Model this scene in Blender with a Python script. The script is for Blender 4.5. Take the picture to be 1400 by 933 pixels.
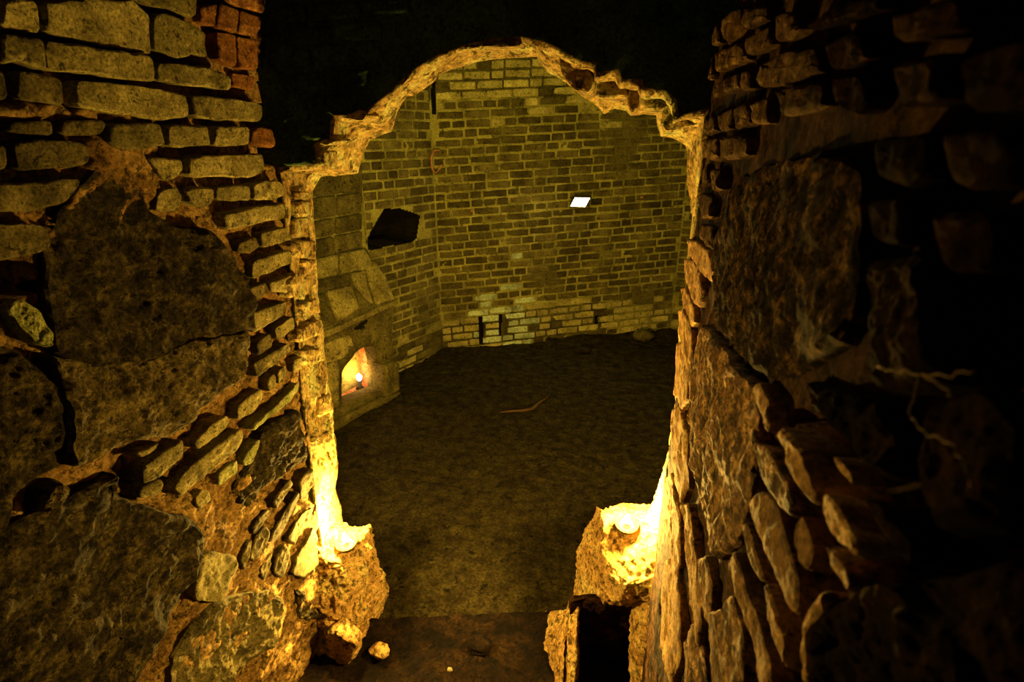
import bpy, math, random
from mathutils import Vector, Matrix, noise

for o in list(bpy.data.objects): bpy.data.objects.remove(o)
SC = bpy.context.scene
COL = SC.collection
R = random.Random(7)

# ------------------------------------------------------------------ camera
FPX, CX, CY, CAMZ = 724.0, 700.0, 466.5, 1.8
PITCH = math.atan(278.5 / FPX)
YAW = math.radians(13.06)
cam_d = bpy.data.cameras.new('camera')
cam = bpy.data.objects.new('camera', cam_d); COL.objects.link(cam)
cam_d.sensor_fit = 'HORIZONTAL'; cam_d.sensor_width = 36.0
cam_d.lens = FPX / 1400.0 * 36.0
cam_d.clip_start = 0.01
cam.location = (0, 0, CAMZ)
cam.rotation_euler = (math.pi / 2 - PITCH, 0, YAW)
cam_d.dof.use_dof = True
cam_d.dof.focus_distance = 1.7
cam_d.dof.aperture_fstop = 7.0
SC.camera = cam

# ------------------------------------------------------------------ world, exposure
w = bpy.data.worlds.new('world'); SC.world = w; w.use_nodes = True
w.node_tree.nodes['Background'].inputs[0].default_value = (0.32, 0.55, 0.25, 1)
w.node_tree.nodes['Background'].inputs[1].default_value = 0.035
vs = SC.view_settings
vs.view_transform = 'Standard'; vs.look = 'None'; vs.gamma = 1.0; vs.use_curve_mapping = False
vs.exposure = 0.0

def light(name, kind, loc, power, color, **kw):
    d = bpy.data.lights.new(name, kind); d.energy = power; d.color = color
    for k, v in kw.items(): setattr(d, k, v)
    o = bpy.data.objects.new(name, d); COL.objects.link(o); o.location = loc
    return o
def aim(o, target):
    o.rotation_euler = (Vector(target) - o.location).to_track_quat('-Z', 'Y').to_euler()

# unseen lamp added above the opening to brighten the back wall, no fixture
l = light('chamber_fill', 'AREA', (-0.45, 2.15, 2.75), 32, (1.0, 0.82, 0.10), shape='DISK', size=0.35)
aim(l, (-0.9, 5.7, 2.3))

# ------------------------------------------------------------------ projection helpers
_cp, _sp, _cy, _sy = math.cos(PITCH), math.sin(PITCH), math.cos(YAW), math.sin(YAW)
def ray(px, py):
    a = (px - CX) / FPX; b = -(py - CY) / FPX
    fw = _cp + b * _sp; z = -_sp + b * _cp
    return Vector((a * _cy - fw * _sy, a * _sy + fw * _cy, z))
CAM = Vector((0, 0, CAMZ))
def onY(px, py, Y):
    d = ray(px, py); return CAM + d * (Y / d.y)
def onZ(px, py, Z):
    d = ray(px, py); return CAM + d * ((Z - CAMZ) / d.z)
def proj(P):
    q = P - CAM
    rt = q.x * _cy + q.y * _sy; fh = -q.x * _sy + q.y * _cy
    dep = fh * _cp - q.z * _sp; up = fh * _sp + q.z * _cp
    if dep < 0.02: return (-9999, -9999)
    return (CX + FPX * rt / dep, CY - FPX * up / dep)

class Plane:
    def __init__(s, P0, U, N):
        s.P0 = Vector(P0); s.N = Vector(N).normalized(); s.U = (Vector(U) - s.N * Vector(U).dot(s.N)).normalized()
        s.V = s.N.cross(s.U); 
        if s.V.z < 0: s.V = -s.V
    def uv(s, px, py, off=0.0):
        d = ray(px, py); P = s.P0 + s.N * off
        t = (P - CAM).dot(s.N) / d.dot(s.N)
        q = CAM + d * t - s.P0
        return (q.dot(s.U), q.dot(s.V))
    def P(s, u, v, h=0.0): return s.P0 + s.U * u + s.V * v + s.N * h

def inside(poly, x, y):
    c = False; n = len(poly); j = n - 1
    for i in range(n):
        xi, yi = poly[i]; xj, yj = poly[j]
        if (yi > y) != (yj > y) and x < (xj - xi) * (y - yi) / (yj - yi) + xi: c = not c
        j = i
    return c
def fbm(p, s, oc=4):
    return noise.fractal(p * s, 1.0, 2.0, oc)

# ------------------------------------------------------------------ materials
def mat(name, cols, scale=6.0, bump=0.4, bscale=60.0, rough=0.85, rnd=0.25, pits=0.0, stain=None, dist=0.01, speck=0.5, spec=0.12):
    m = bpy.data.materials.new(name); m.use_nodes = True
    nt = m.node_tree; N = nt.nodes; L = nt.links
    bs = N['Principled BSDF']; bs.inputs['Roughness'].default_value = rough
    bs.inputs['Specular IOR Level'].default_value = spec
    geo = N.new('ShaderNodeNewGeometry')
    n1 = N.new('ShaderNodeTexNoise'); n1.inputs['Scale'].default_value = scale; n1.inputs['Detail'].default_value = 8; n1.inputs['Roughness'].default_value = 0.65
    L.new(geo.outputs['Position'], n1.inputs['Vector'])
    cr = N.new('ShaderNodeValToRGB')
    while len(cr.color_ramp.elements) < len(cols): cr.color_ramp.elements.new(0.5)
    for i, c in enumerate(cols):
        e = cr.color_ramp.elements[i]; e.position = 0.38 + 0.24 * i / max(1, len(cols) - 1); e.color = (*c, 1)
    L.new(n1.outputs['Fac'], cr.inputs['Fac'])
    col = cr.outputs['Color']
    if stain:
        sc, sa, sthr = stain
        n3 = N.new('ShaderNodeTexNoise'); n3.inputs['Scale'].default_value = sc; n3.inputs['Detail'].default_value = 5
        L.new(geo.outputs['Position'], n3.inputs['Vector'])
        mr = N.new('ShaderNodeMapRange'); mr.inputs['From Min'].default_value = sthr; mr.inputs['From Max'].default_value = sthr + 0.08
        L.new(n3.outputs['Fac'], mr.inputs['Value'])
        mx = N.new('ShaderNodeMix'); mx.data_type = 'RGBA'
        L.new(mr.outputs['Result'], mx.inputs['Factor']); L.new(col, mx.inputs['A']); mx.inputs['B'].default_value = (*sa, 1)
        col = mx.outputs['Result']
    oi = N.new('ShaderNodeObjectInfo')
    mr2 = N.new('ShaderNodeMapRange'); mr2.inputs['To Min'].default_value = 1 - rnd; mr2.inputs['To Max'].default_value = 1 + rnd
    L.new(oi.outputs['Random'], mr2.inputs['Value'])
    n4 = N.new('ShaderNodeTexNoise'); n4.inputs['Scale'].default_value = bscale * 2.2; n4.inputs['Detail'].default_value = 6; n4.inputs['Roughness'].default_value = 0.8
    L.new(geo.outputs['Position'], n4.inputs['Vector'])
    mr4 = N.new('ShaderNodeMapRange'); mr4.inputs['From Min'].default_value = .41; mr4.inputs['From Max'].default_value = .60
    mr4.inputs['To Min'].default_value = 1 - speck; mr4.inputs['To Max'].default_value = 1 + speck * 1.1
    L.new(n4.outputs['Fac'], mr4.inputs['Value'])
    mm = N.new('ShaderNodeMath'); mm.operation = 'MULTIPLY'
    L.new(mr4.outputs['Result'], mm.inputs[0]); L.new(mr2.outputs['Result'], mm.inputs[1])
    # small broken-out pits and sooty specks
    n5 = N.new('ShaderNodeTexNoise'); n5.inputs['Scale'].default_value = bscale * 0.9; n5.inputs['Detail'].default_value = 5; n5.inputs['Roughness'].default_value = 0.75
    n5.noise_dimensions = '4D'; n5.inputs['W'].default_value = 3.7
    L.new(geo.outputs['Position'], n5.inputs['Vector'])
    mr5 = N.new('ShaderNodeMapRange'); mr5.inputs['From Min'].default_value = .57 - .05 * pits; mr5.inputs['From Max'].default_value = .63 - .05 * pits
    mr5.inputs['To Min'].default_value = 1.0; mr5.inputs['To Max'].default_value = .22
    L.new(n5.outputs['Fac'], mr5.inputs['Value'])
    m5 = N.new('ShaderNodeMath'); m5.operation = 'MULTIPLY'
    L.new(mm.outputs[0], m5.inputs[0]); L.new(mr5.outputs['Result'], m5.inputs[1]); mm = m5
    vm = N.new('ShaderNodeVectorMath'); vm.operation = 'SCALE'
    L.new(col, vm.inputs[0]); L.new(mm.outputs[0], vm.inputs['Scale'])
    L.new(vm.outputs['Vector'], bs.inputs['Base Color'])
    n2 = N.new('ShaderNodeTexNoise'); n2.inputs['Scale'].default_value = bscale; n2.inputs['Detail'].default_value = 12; n2.inputs['Roughness'].default_value = 0.82
    L.new(geo.outputs['Position'], n2.inputs['Vector'])
    h5 = N.new('ShaderNodeMath'); h5.operation = 'MULTIPLY_ADD'; h5.inputs[1].default_value = .35
    L.new(mr5.outputs['Result'], h5.inputs[0]); L.new(n2.outputs['Fac'], h5.inputs[2])
    hgt = h5.outputs[0]
    if pits > 0:
        vo = N.new('ShaderNodeTexVoronoi'); vo.inputs['Scale'].default_value = bscale * 0.8
        L.new(geo.outputs['Position'], vo.inputs['Vector'])
        ma = N.new('ShaderNodeMath'); ma.operation = 'MULTIPLY_ADD'; ma.inputs[1].default_value = pits
        L.new(vo.outputs['Distance'], ma.inputs[0]); L.new(hgt, ma.inputs[2]); hgt = ma.outputs[0]
    bp = N.new('ShaderNodeBump'); bp.inputs['Strength'].default_value = bump; bp.inputs['Distance'].default_value = dist * 2.0
    L.new(hgt, bp.inputs['Height']); L.new(bp.outputs['Normal'], bs.inputs['Normal'])
    return m
def emit(name, color, strength):
    m = bpy.data.materials.new(name); m.use_nodes = True
    nt = m.node_tree; nt.nodes.remove(nt.nodes['Principled BSDF'])
    e = nt.nodes.new('ShaderNodeEmission'); e.inputs[0].default_value = (*color, 1); e.inputs[1].default_value = strength
    nt.links.new(e.outputs[0], nt.nodes['Material Output'].inputs[0]); return m

M = {}
M['mortar'] = mat('buff_mortar', [(0.155, 0.085, 0.027), (0.338, 0.203, 0.065), (0.460, 0.302, 0.108)], 9, 0.9, 45, .95, 0, 0.8, dist=.02, speck=.5)
M['brick'] = mat('pale_sandy_brick', [(0.093, 0.080, 0.028), (0.187, 0.161, 0.060), (0.270, 0.234, 0.088)], 12, 0.6, 80, .95, .25, .3, stain=(5, (.15, .135, .05), .62))
M['brick_dark'] = mat('dark_brick', [(0.042, 0.036, 0.014), (0.095, 0.077, 0.030), (0.143, 0.119, 0.044)], 14, 0.6, 80, .95, .2, .3)  # darker tone of the sandy brick
M['brick_red'] = mat('red_brick', [(0.105, 0.045, 0.014), (0.189, 0.081, 0.025), (0.238, 0.119, 0.035)], 14, .5, 80, .95, .2, .2)
M['brick_green'] = mat('mossy_brick', [(0.112, 0.118, 0.039), (0.190, 0.202, 0.067), (0.235, 0.235, 0.090)], 14, .5, 80, .95, .1, .2)
M['rock'] = mat('dark_granite', [(0.017, 0.012, 0.005), (0.048, 0.036, 0.013), (0.121, 0.092, 0.034)], 24, 1.0, 42, .9, .1, .9, dist=.03, speck=.7)
M['rock_mid'] = mat('brown_granite', [(0.051, 0.037, 0.014), (0.122, 0.092, 0.034), (0.231, 0.177, 0.065)], 26, 1.0, 46, .9, .1, .8, dist=.025, speck=.65)
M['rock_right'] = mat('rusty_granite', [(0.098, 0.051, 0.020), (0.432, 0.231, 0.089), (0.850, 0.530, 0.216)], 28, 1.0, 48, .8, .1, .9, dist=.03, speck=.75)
M['brick_rdark'] = mat('dark_rust_brick', [(0.060, 0.034, 0.012), (0.144, 0.082, 0.029), (0.240, 0.144, 0.050)], 18, .9, 60, .95, .25, .4, dist=.015, speck=.5, spec=.05)  # darker cut of the rusty slab colours
M['rock_rdark'] = mat('dark_rust_granite', [(.012, .007, .003), (.045, .026, .010), (.19, .11, .04)], 34, 1.0, 60, .95, .1, .9, dist=.02, speck=.95, spec=.05)  # dark reddish granite with coarse bright specks
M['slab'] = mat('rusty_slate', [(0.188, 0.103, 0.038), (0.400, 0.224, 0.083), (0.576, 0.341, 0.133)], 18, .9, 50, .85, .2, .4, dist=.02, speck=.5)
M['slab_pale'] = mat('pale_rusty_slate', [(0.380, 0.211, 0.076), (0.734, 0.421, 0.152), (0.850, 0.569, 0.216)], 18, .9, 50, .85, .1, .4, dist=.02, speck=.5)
M['rock_shaded'] = mat('shade_dark_rock', [(0.006, 0.003, 0.002), (0.019, 0.009, 0.004), (0.041, 0.020, 0.008)], 16, .9, 40, 1.0, .2, .6, dist=.02, speck=.5, spec=.02)  # falloff into darkness near the camera put into the rock colour
M['mortar_r'] = mat('shade_dark_mortar', [(0.018, 0.008, 0.004), (0.072, 0.034, 0.014), (0.156, 0.074, 0.030)], 9, 1.0, 40, .95, 0, .8, dist=.02, speck=.5)  # right-wall mortar with the near shade put into its colour
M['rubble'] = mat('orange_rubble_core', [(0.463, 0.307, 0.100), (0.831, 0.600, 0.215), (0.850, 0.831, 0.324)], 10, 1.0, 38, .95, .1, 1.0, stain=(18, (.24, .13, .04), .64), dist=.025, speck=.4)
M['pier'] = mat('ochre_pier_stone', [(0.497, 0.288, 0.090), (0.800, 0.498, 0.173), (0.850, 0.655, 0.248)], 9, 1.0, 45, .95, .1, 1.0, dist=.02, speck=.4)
M['dark_end'] = mat('shade_green_masonry', [(.025, .05, .02), (.045, .09, .035), (.07, .13, .05)], 6, .6, 50, .95, .3, .3)  # greenish ambient shade put into the masonry colour
M['earth'] = mat('red_earth', [(0.004, 0.002, 0.001), (0.011, 0.005, 0.002), (0.026, 0.013, 0.004)], 9, 1.0, 30, .95, 0, .5, dist=.02, speck=.6)
M['floor'] = mat('brown_floor', [(0.015, 0.010, 0.003), (0.029, 0.022, 0.006), (0.044, 0.035, 0.010)], 13, .8, 26, .95, 0, .2, dist=.02, speck=.55)
M['cb'] = mat('chamber_brick', [(0.062, 0.048, 0.016), (0.106, 0.085, 0.027), (0.150, 0.125, 0.041)], 5, .5, 50, .95, .4, .2, speck=.4)
M['cb_pale'] = mat('pale_chamber_brick', [(.26, .22, .075), (.40, .345, .12), (.50, .43, .16)], 7, .5, 50, .95, .25, .2)  # paler brick for the top and foot of the wall
M['cb_white'] = mat('greenish_white_brick', [(.24, .27, .16), (.44, .52, .34), (.55, .62, .44)], 7, .5, 50, .95, .25, .2)  # greenish-white brick for the low middle patch
M['cb_soot'] = mat('soot_brick', [(.015, .012, .005), (.03, .025, .01), (.05, .04, .015)], 5, .5, 50, .95, .2, .2)
M['cmortar'] = mat('chamber_mortar', [(0.187, 0.170, 0.043), (0.306, 0.276, 0.072), (0.391, 0.357, 0.098)], 4, .6, 40, .95, 0, .2, stain=(1.3, (.13, .115, .035), .55), speck=.3)
M['cmortar_dark'] = mat('dark_chamber_mortar', [(.05, .042, .014), (.09, .078, .024), (.14, .12, .036)], 4, .6, 40, .95, 0, .2)  # darker mortar for joints between the pale bricks
M['cstone'] = mat('ashlar_stone', [(.15, .12, .038), (.26, .215, .065), (.37, .31, .10)], 6, .6, 40, .95, .2, .2)
M['cstone_d'] = mat('ashlar_brown', [(0.061, 0.050, 0.016), (0.101, 0.083, 0.025), (0.144, 0.119, 0.036)], 6, .6, 40, .95, .2, .2)
M['void'] = mat('shade_void', [(.004, .003, .002), (.008, .006, .004)], 5, .3, 30, 1, 0)  # darkness inside the hole and slots put into the colour
M['fire'] = mat('firebox_brick', [(0.400, 0.150, 0.060), (0.620, 0.282, 0.120), (0.750, 0.396, 0.200)], 10, .6, 40, .95, .2, .3)
M['root'] = mat('pale_root', [(0.075, 0.042, 0.015), (0.135, 0.075, 0.027)], 30, .4, 80, .9, .1)
M['metal'] = mat('dark_metal', [(.03, .025, .02), (.06, .05, .04)], 20, .2, 80, .5, 0)
M['clay'] = mat('fired_clay', [(0.048, 0.031, 0.013), (0.067, 0.045, 0.020)], 20, .3, 60, .8, 0)
M['wax'] = mat('wax', [(0.155, 0.120, 0.070), (0.175, 0.138, 0.083)], 20, .1, 60, .5, 0)
M['copper'] = mat('pinkish_pipe', [(.40, .17, .08), (.50, .24, .12)], 20, .2, 60, .6, 0)
M['flame'] = emit('flame', (1, .72, .30), 60)
M['lampglass'] = emit('lamp_glass', (1, .85, .55), 40)

# ------------------------------------------------------------------ mesh helpers
def link(name, verts, faces, m, parent=None, smooth=True):
    me = bpy.data.meshes.new(name); me.from_pydata([tuple(v) for v in verts], [], faces); me.update()
    if smooth: me.polygons.foreach_set('use_smooth', [True] * len(me.polygons))
    if m: me.materials.append(m)
    o = bpy.data.objects.new(name, me); COL.objects.link(o)
    if parent: o.parent = parent
    return o
def tag(o, label=None, cat=None, group=None, kind=None):
    if label: o['label'] = label
    if cat: o['category'] = cat
    if group: o['group'] = group
    if kind: o['kind'] = kind
    return o
def empty(name, loc, label, cat, group=None):
    o = bpy.data.objects.new(name, None); COL.objects.link(o); o.location = loc; o.empty_display_size = .1
    return tag(o, label, cat, group)
def reparent(o, p):
    o.parent = p; o.matrix_parent_inverse = Matrix.Translation(-p.location)
    return o

def sheet(name, plane, u0, u1, v0, v1, res, hfun, m, parent=None, keep=None, deep=None):
    nu = max(2, int((u1 - u0) / res) + 1); nv = max(2, int((v1 - v0) / res) + 1)
    vs_, idx, hs_ = [], {}, []
    for j in range(nv):
        v = v0 + (v1 - v0) * j / (nv - 1)
        for i in range(nu):
            u = u0 + (u1 - u0) * i / (nu - 1)
            P = plane.P(u, v)
            if keep and not keep(P): continue
            h = hfun(P); hs_.append(h)
            idx[i, j] = len(vs_); vs_.append(plane.P(u, v, h))
    fs = []
    flip = plane.U.cross(plane.V).dot(plane.N) < 0
    for j in range(nv - 1):
        for i in range(nu - 1):
            q = [(i, j), (i + 1, j), (i + 1, j + 1), (i, j + 1)]
            if all(k in idx for k in q):
                f = [idx[k] for k in q]; fs.append(f[::-1] if flip else f)
    o = link(name, vs_, fs, m, parent)
    if deep:
        o.data.materials.append(deep[1])
        o.data.polygons.foreach_set('material_index', [1 if min(hs_[k] for k in f) < deep[0] else 0 for f in fs])
    return o

def slab(name, poly, plane, m, parent, proud=0.012, depth=0.05, rough=0.003, n=36, rings=5, bevel=0.008, tilt=(0, 0), jit=1.0, seed=None, fs=9.0, uvpoly=None):
    """a block of masonry: outline on the wall plane, front face proud of it, sides running back into the wall"""
    seed = R.random() * 50 if seed is None else seed
    pts = [Vector((*plane.uv(x, y, proud), 0)) for x, y in poly] if uvpoly is None else [Vector((*q, 0)) for q in uvpoly]
    # chaikin once, round corners
    q = []
    for i in range(len(pts)):
        a, b = pts[i], pts[(i + 1) % len(pts)]
        ct = min(.2, .006 / max((b - a).length, 1e-6)); q += [a.lerp(b, ct), a.lerp(b, 1 - ct)]
    pts = q
    L = [(pts[(i + 1) % len(pts)] - pts[i]).length for i in range(len(pts))]
    per = sum(L); out = []; k = 0; acc = 0
    for i in range(n):
        t = per * i / n
        while acc + L[k] < t: acc += L[k]; k += 1
        out.append(pts[k].lerp(pts[(k + 1) % len(pts)], (t - acc) / max(L[k], 1e-9)))
    area = sum(out[i].x * out[(i + 1) % n].y - out[(i + 1) % n].x * out[i].y for i in range(n)) / 2
    if area < 0: out.reverse(); area = -area
    thin = area / per
    cen = sum(out, Vector()) / n
    bev = min(bevel, thin * .5); jt = min(0.0028, thin * .10) * jit
    so = Vector((seed, seed * .37, 3.1))
    out = [p + Vector((noise.noise(p * 28 + so), noise.noise(p * 28 + so + Vector((9, 9, 9))), 0)) * jt * 2 for p in out]
    nor = []
    for i in range(n):
        t = (out[(i + 1) % n] - out[i - 1]); t = Vector((-t.y, t.x, 0))
        nor.append(t.normalized() if t.length > 1e-9 else Vector())
    loops = [([p for p in out], -depth - proud, 0), (out, -bev * 1.2, .2), ([out[i] + nor[i] * bev * .35 for i in range(n)], -bev * .35, .6)]
    ins = [out[i] + nor[i] * bev for i in range(n)]
    loops.append((ins, 0, 1))
    for r in range(1, rings): loops.append(([p.lerp(cen, r / rings) for p in ins], 0, 1))
    V, Fc = [], []
    sgn = 1 if plane.U.cross(plane.V).dot(plane.N) > 0 else -1
    for lp, h, wgt in loops:
        for p in lp:
            d = p - cen
            hh = proud + h
            if wgt > 0:
                hh += wgt * (rough * 2.2 * fbm(p + so, fs, 5) + rough * .9 * fbm(p + so, fs * 6, 4) + tilt[0] * d.x + tilt[1] * d.y)
            V.append(plane.P(p.x, p.y, hh))
    V.append(plane.P(cen.x, cen.y, proud + rough * 2.2 * fbm(cen + so, fs, 5)))
    for r in range(len(loops) - 1):
        for i in range(n):
            a, b = r * n + i, r * n + (i + 1) % n
            Fc.append((a, b, b + n, a + n) if sgn > 0 else (b, a, a + n, b + n))
    b0 = (len(loops) - 1) * n
    for i in range(n):
        f = (b0 + i, b0 + (i + 1) % n, len(V) - 1); Fc.append(f if sgn > 0 else f[::-1])
    o = link(name, V, Fc, m, parent)
    o.data.polygons.foreach_set('use_smooth', [k >= 3 * n for k in range(len(Fc))])
    return o

def tube(name, pts, rad, m, parent=None, seg=8):
    V, Fc = [], []
    n = len(pts)
    for i, p in enumerate(pts):
        t = (pts[min(i + 1, n - 1)] - pts[max(i - 1, 0)]).normalized()
        a = t.orthogonal().normalized(); b = t.cross(a)
        r = rad[i] if isinstance(rad, (list, tuple)) else rad
        for k in range(seg):
            an = 2 * math.pi * k / seg; V.append(p + a * math.cos(an) * r + b * math.sin(an) * r)
    for i in range(n - 1):
        for k in range(seg):
            Fc.append((i * seg + k, i * seg + (k + 1) % seg, (i + 1) * seg + (k + 1) % seg, (i + 1) * seg + k))
    Fc.append(tuple(range(seg))[::-1]); Fc.append(tuple((n - 1) * seg + k for k in range(seg)))
    return link(name, V, Fc, m, parent)

def lathe(name, prof, m, parent, seg=28, squash=1.0):
    V, Fc = [], []
    for r, z in prof:
        for k in range(seg):
            a = 2 * math.pi * k / seg; V.append((r * math.cos(a), r * math.sin(a) * squash, z))
    for i in range(len(prof) - 1):
        for k in range(seg):
            Fc.append((i * seg + k, i * seg + (k + 1) % seg, (i + 1) * seg + (k + 1) % seg, (i + 1) * seg + k))
    Fc.append(tuple(range(seg))[::-1]); Fc.append(tuple((len(prof) - 1) * seg + k for k in range(seg)))
    return link(name, V, Fc, m, parent)

def patch(name, grid, m, parent=None, sub=14, rough=0.012, fs=7.0, seed=0, fine=0.004):
    """rough stone body lofted through rows of 3D points"""
    nr, nc = len(grid), len(grid[0])
    H, W = (nr - 1) * sub + 1, (nc - 1) * sub + 1
    so = Vector((seed * 3.3, 1.7 * seed, .3))
    def cat(a, b, c, d, t):   # soft interpolation, half way between linear and Catmull-Rom
        lin = b.lerp(c, t)
        cr = 0.5 * ((2 * b) + (c - a) * t + (2 * a - 5 * b + 4 * c - d) * t * t + (3 * b - a - 3 * c + d) * t ** 3)
        return lin.lerp(cr, .4)
    def row(r, fx):
        j = min(int(fx), nc - 2); t = fx - j; g = grid[r]
        return cat(g[max(j - 1, 0)], g[j], g[j + 1], g[min(j + 2, nc - 1)], t)
    P = []
    for a in range(H):
        fy = a / sub; i = min(int(fy), nr - 2); t = fy - i
        for b in range(W):
            fx = b / sub
            P.append(cat(row(max(i - 1, 0), fx), row(i, fx), row(i + 1, fx), row(min(i + 2, nr - 1), fx), t))
    V = []
    for a in range(H):
        for b in range(W):
            p = P[a * W + b]
            du = P[a * W + min(b + 1, W - 1)] - P[a * W + max(b - 1, 0)]
            dv = P[min(a + 1, H - 1) * W + b] - P[max(a - 1, 0) * W + b]
            nn = du.cross(dv)
            nn = nn.normalized() if nn.length > 1e-12 else Vector((0, -1, 0))
            if nn.dot(CAM - p) < 0: nn = -nn
            V.append(p + nn * (rough * 1.6 * fbm(p + so, fs, 4) + fine * 1.6 * fbm(p - so, 45, 3)))
    Fc = []
    for a in range(H - 1):
        for b in range(W - 1):
            i = a * W + b; Fc.append((i, i + W, i + W + 1, i + 1))
    return link(name, V, Fc, m, parent)

# ================================================================== PASSAGE
# ---------------------------------------------------------------- left wall (leans back a little towards its foot)
LN = Vector((1, 0, -0.058)).normalized()
LP = Plane((-1.06, 0, 1.8), (0, 1, 0), LN)
L_HI = [  # flush mortar
    [(120, 185), (215, 195), (230, 300), (150, 245), (95, 290), (65, 345), (75, 310), (120, 235)],
    [(0, 145), (100, 140), (200, 160), (230, 165), (150, 170), (0, 165)],
    [(170, 670), (290, 680), (340, 740), (330, 760), (270, 770), (270, 715)],
    [(325, 690), (440, 690), (440, 960), (200, 960), (270, 800), (320, 770)],
    [(300, 600), (345, 640), (340, 660), (315, 700), (290, 690)],
    [(280, 300), (320, 330), (345, 375), (330, 380), (300, 320)],
]
L_HOLE = [[(0, 365), (40, 350), (58, 368), (62, 400), (40, 408), (0, 410)], [(92, 108), (104, 112), (106, 150), (95, 148)], [(8, 95), (24, 97), (24, 135), (14, 135)],
          [(280, 45), (294, 42), (296, 70), (284, 78)], [(175, 655), (192, 645), (192, 690), (176, 685)], [(228, 655), (238, 655), (240, 690), (226, 685)],
          [(362, 0), (395, 0), (388, 225), (362, 225)], [(250, 605), (262, 600), (262, 625), (255, 625)]]
def lh(P):
    x, y = proj(P)
    h = -0.022 + 0.015 * fbm(P, 9, 3) + 0.010 * fbm(P, 45, 4)
    if any(inside(q, x, y) for q in L_HI): h += 0.018
    if any(inside(q, x, y) for q in L_HOLE): h -= 0.09
    return h
wall_left = sheet('wall_left', LP, -0.6, 1.5, -2.25, 0.9, 0.0095, lh, M['mortar'])
tag(wall_left, 'left passage wall of sandy bricks and dark rough stones in ochre mortar', 'wall', kind='structure')

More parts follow.
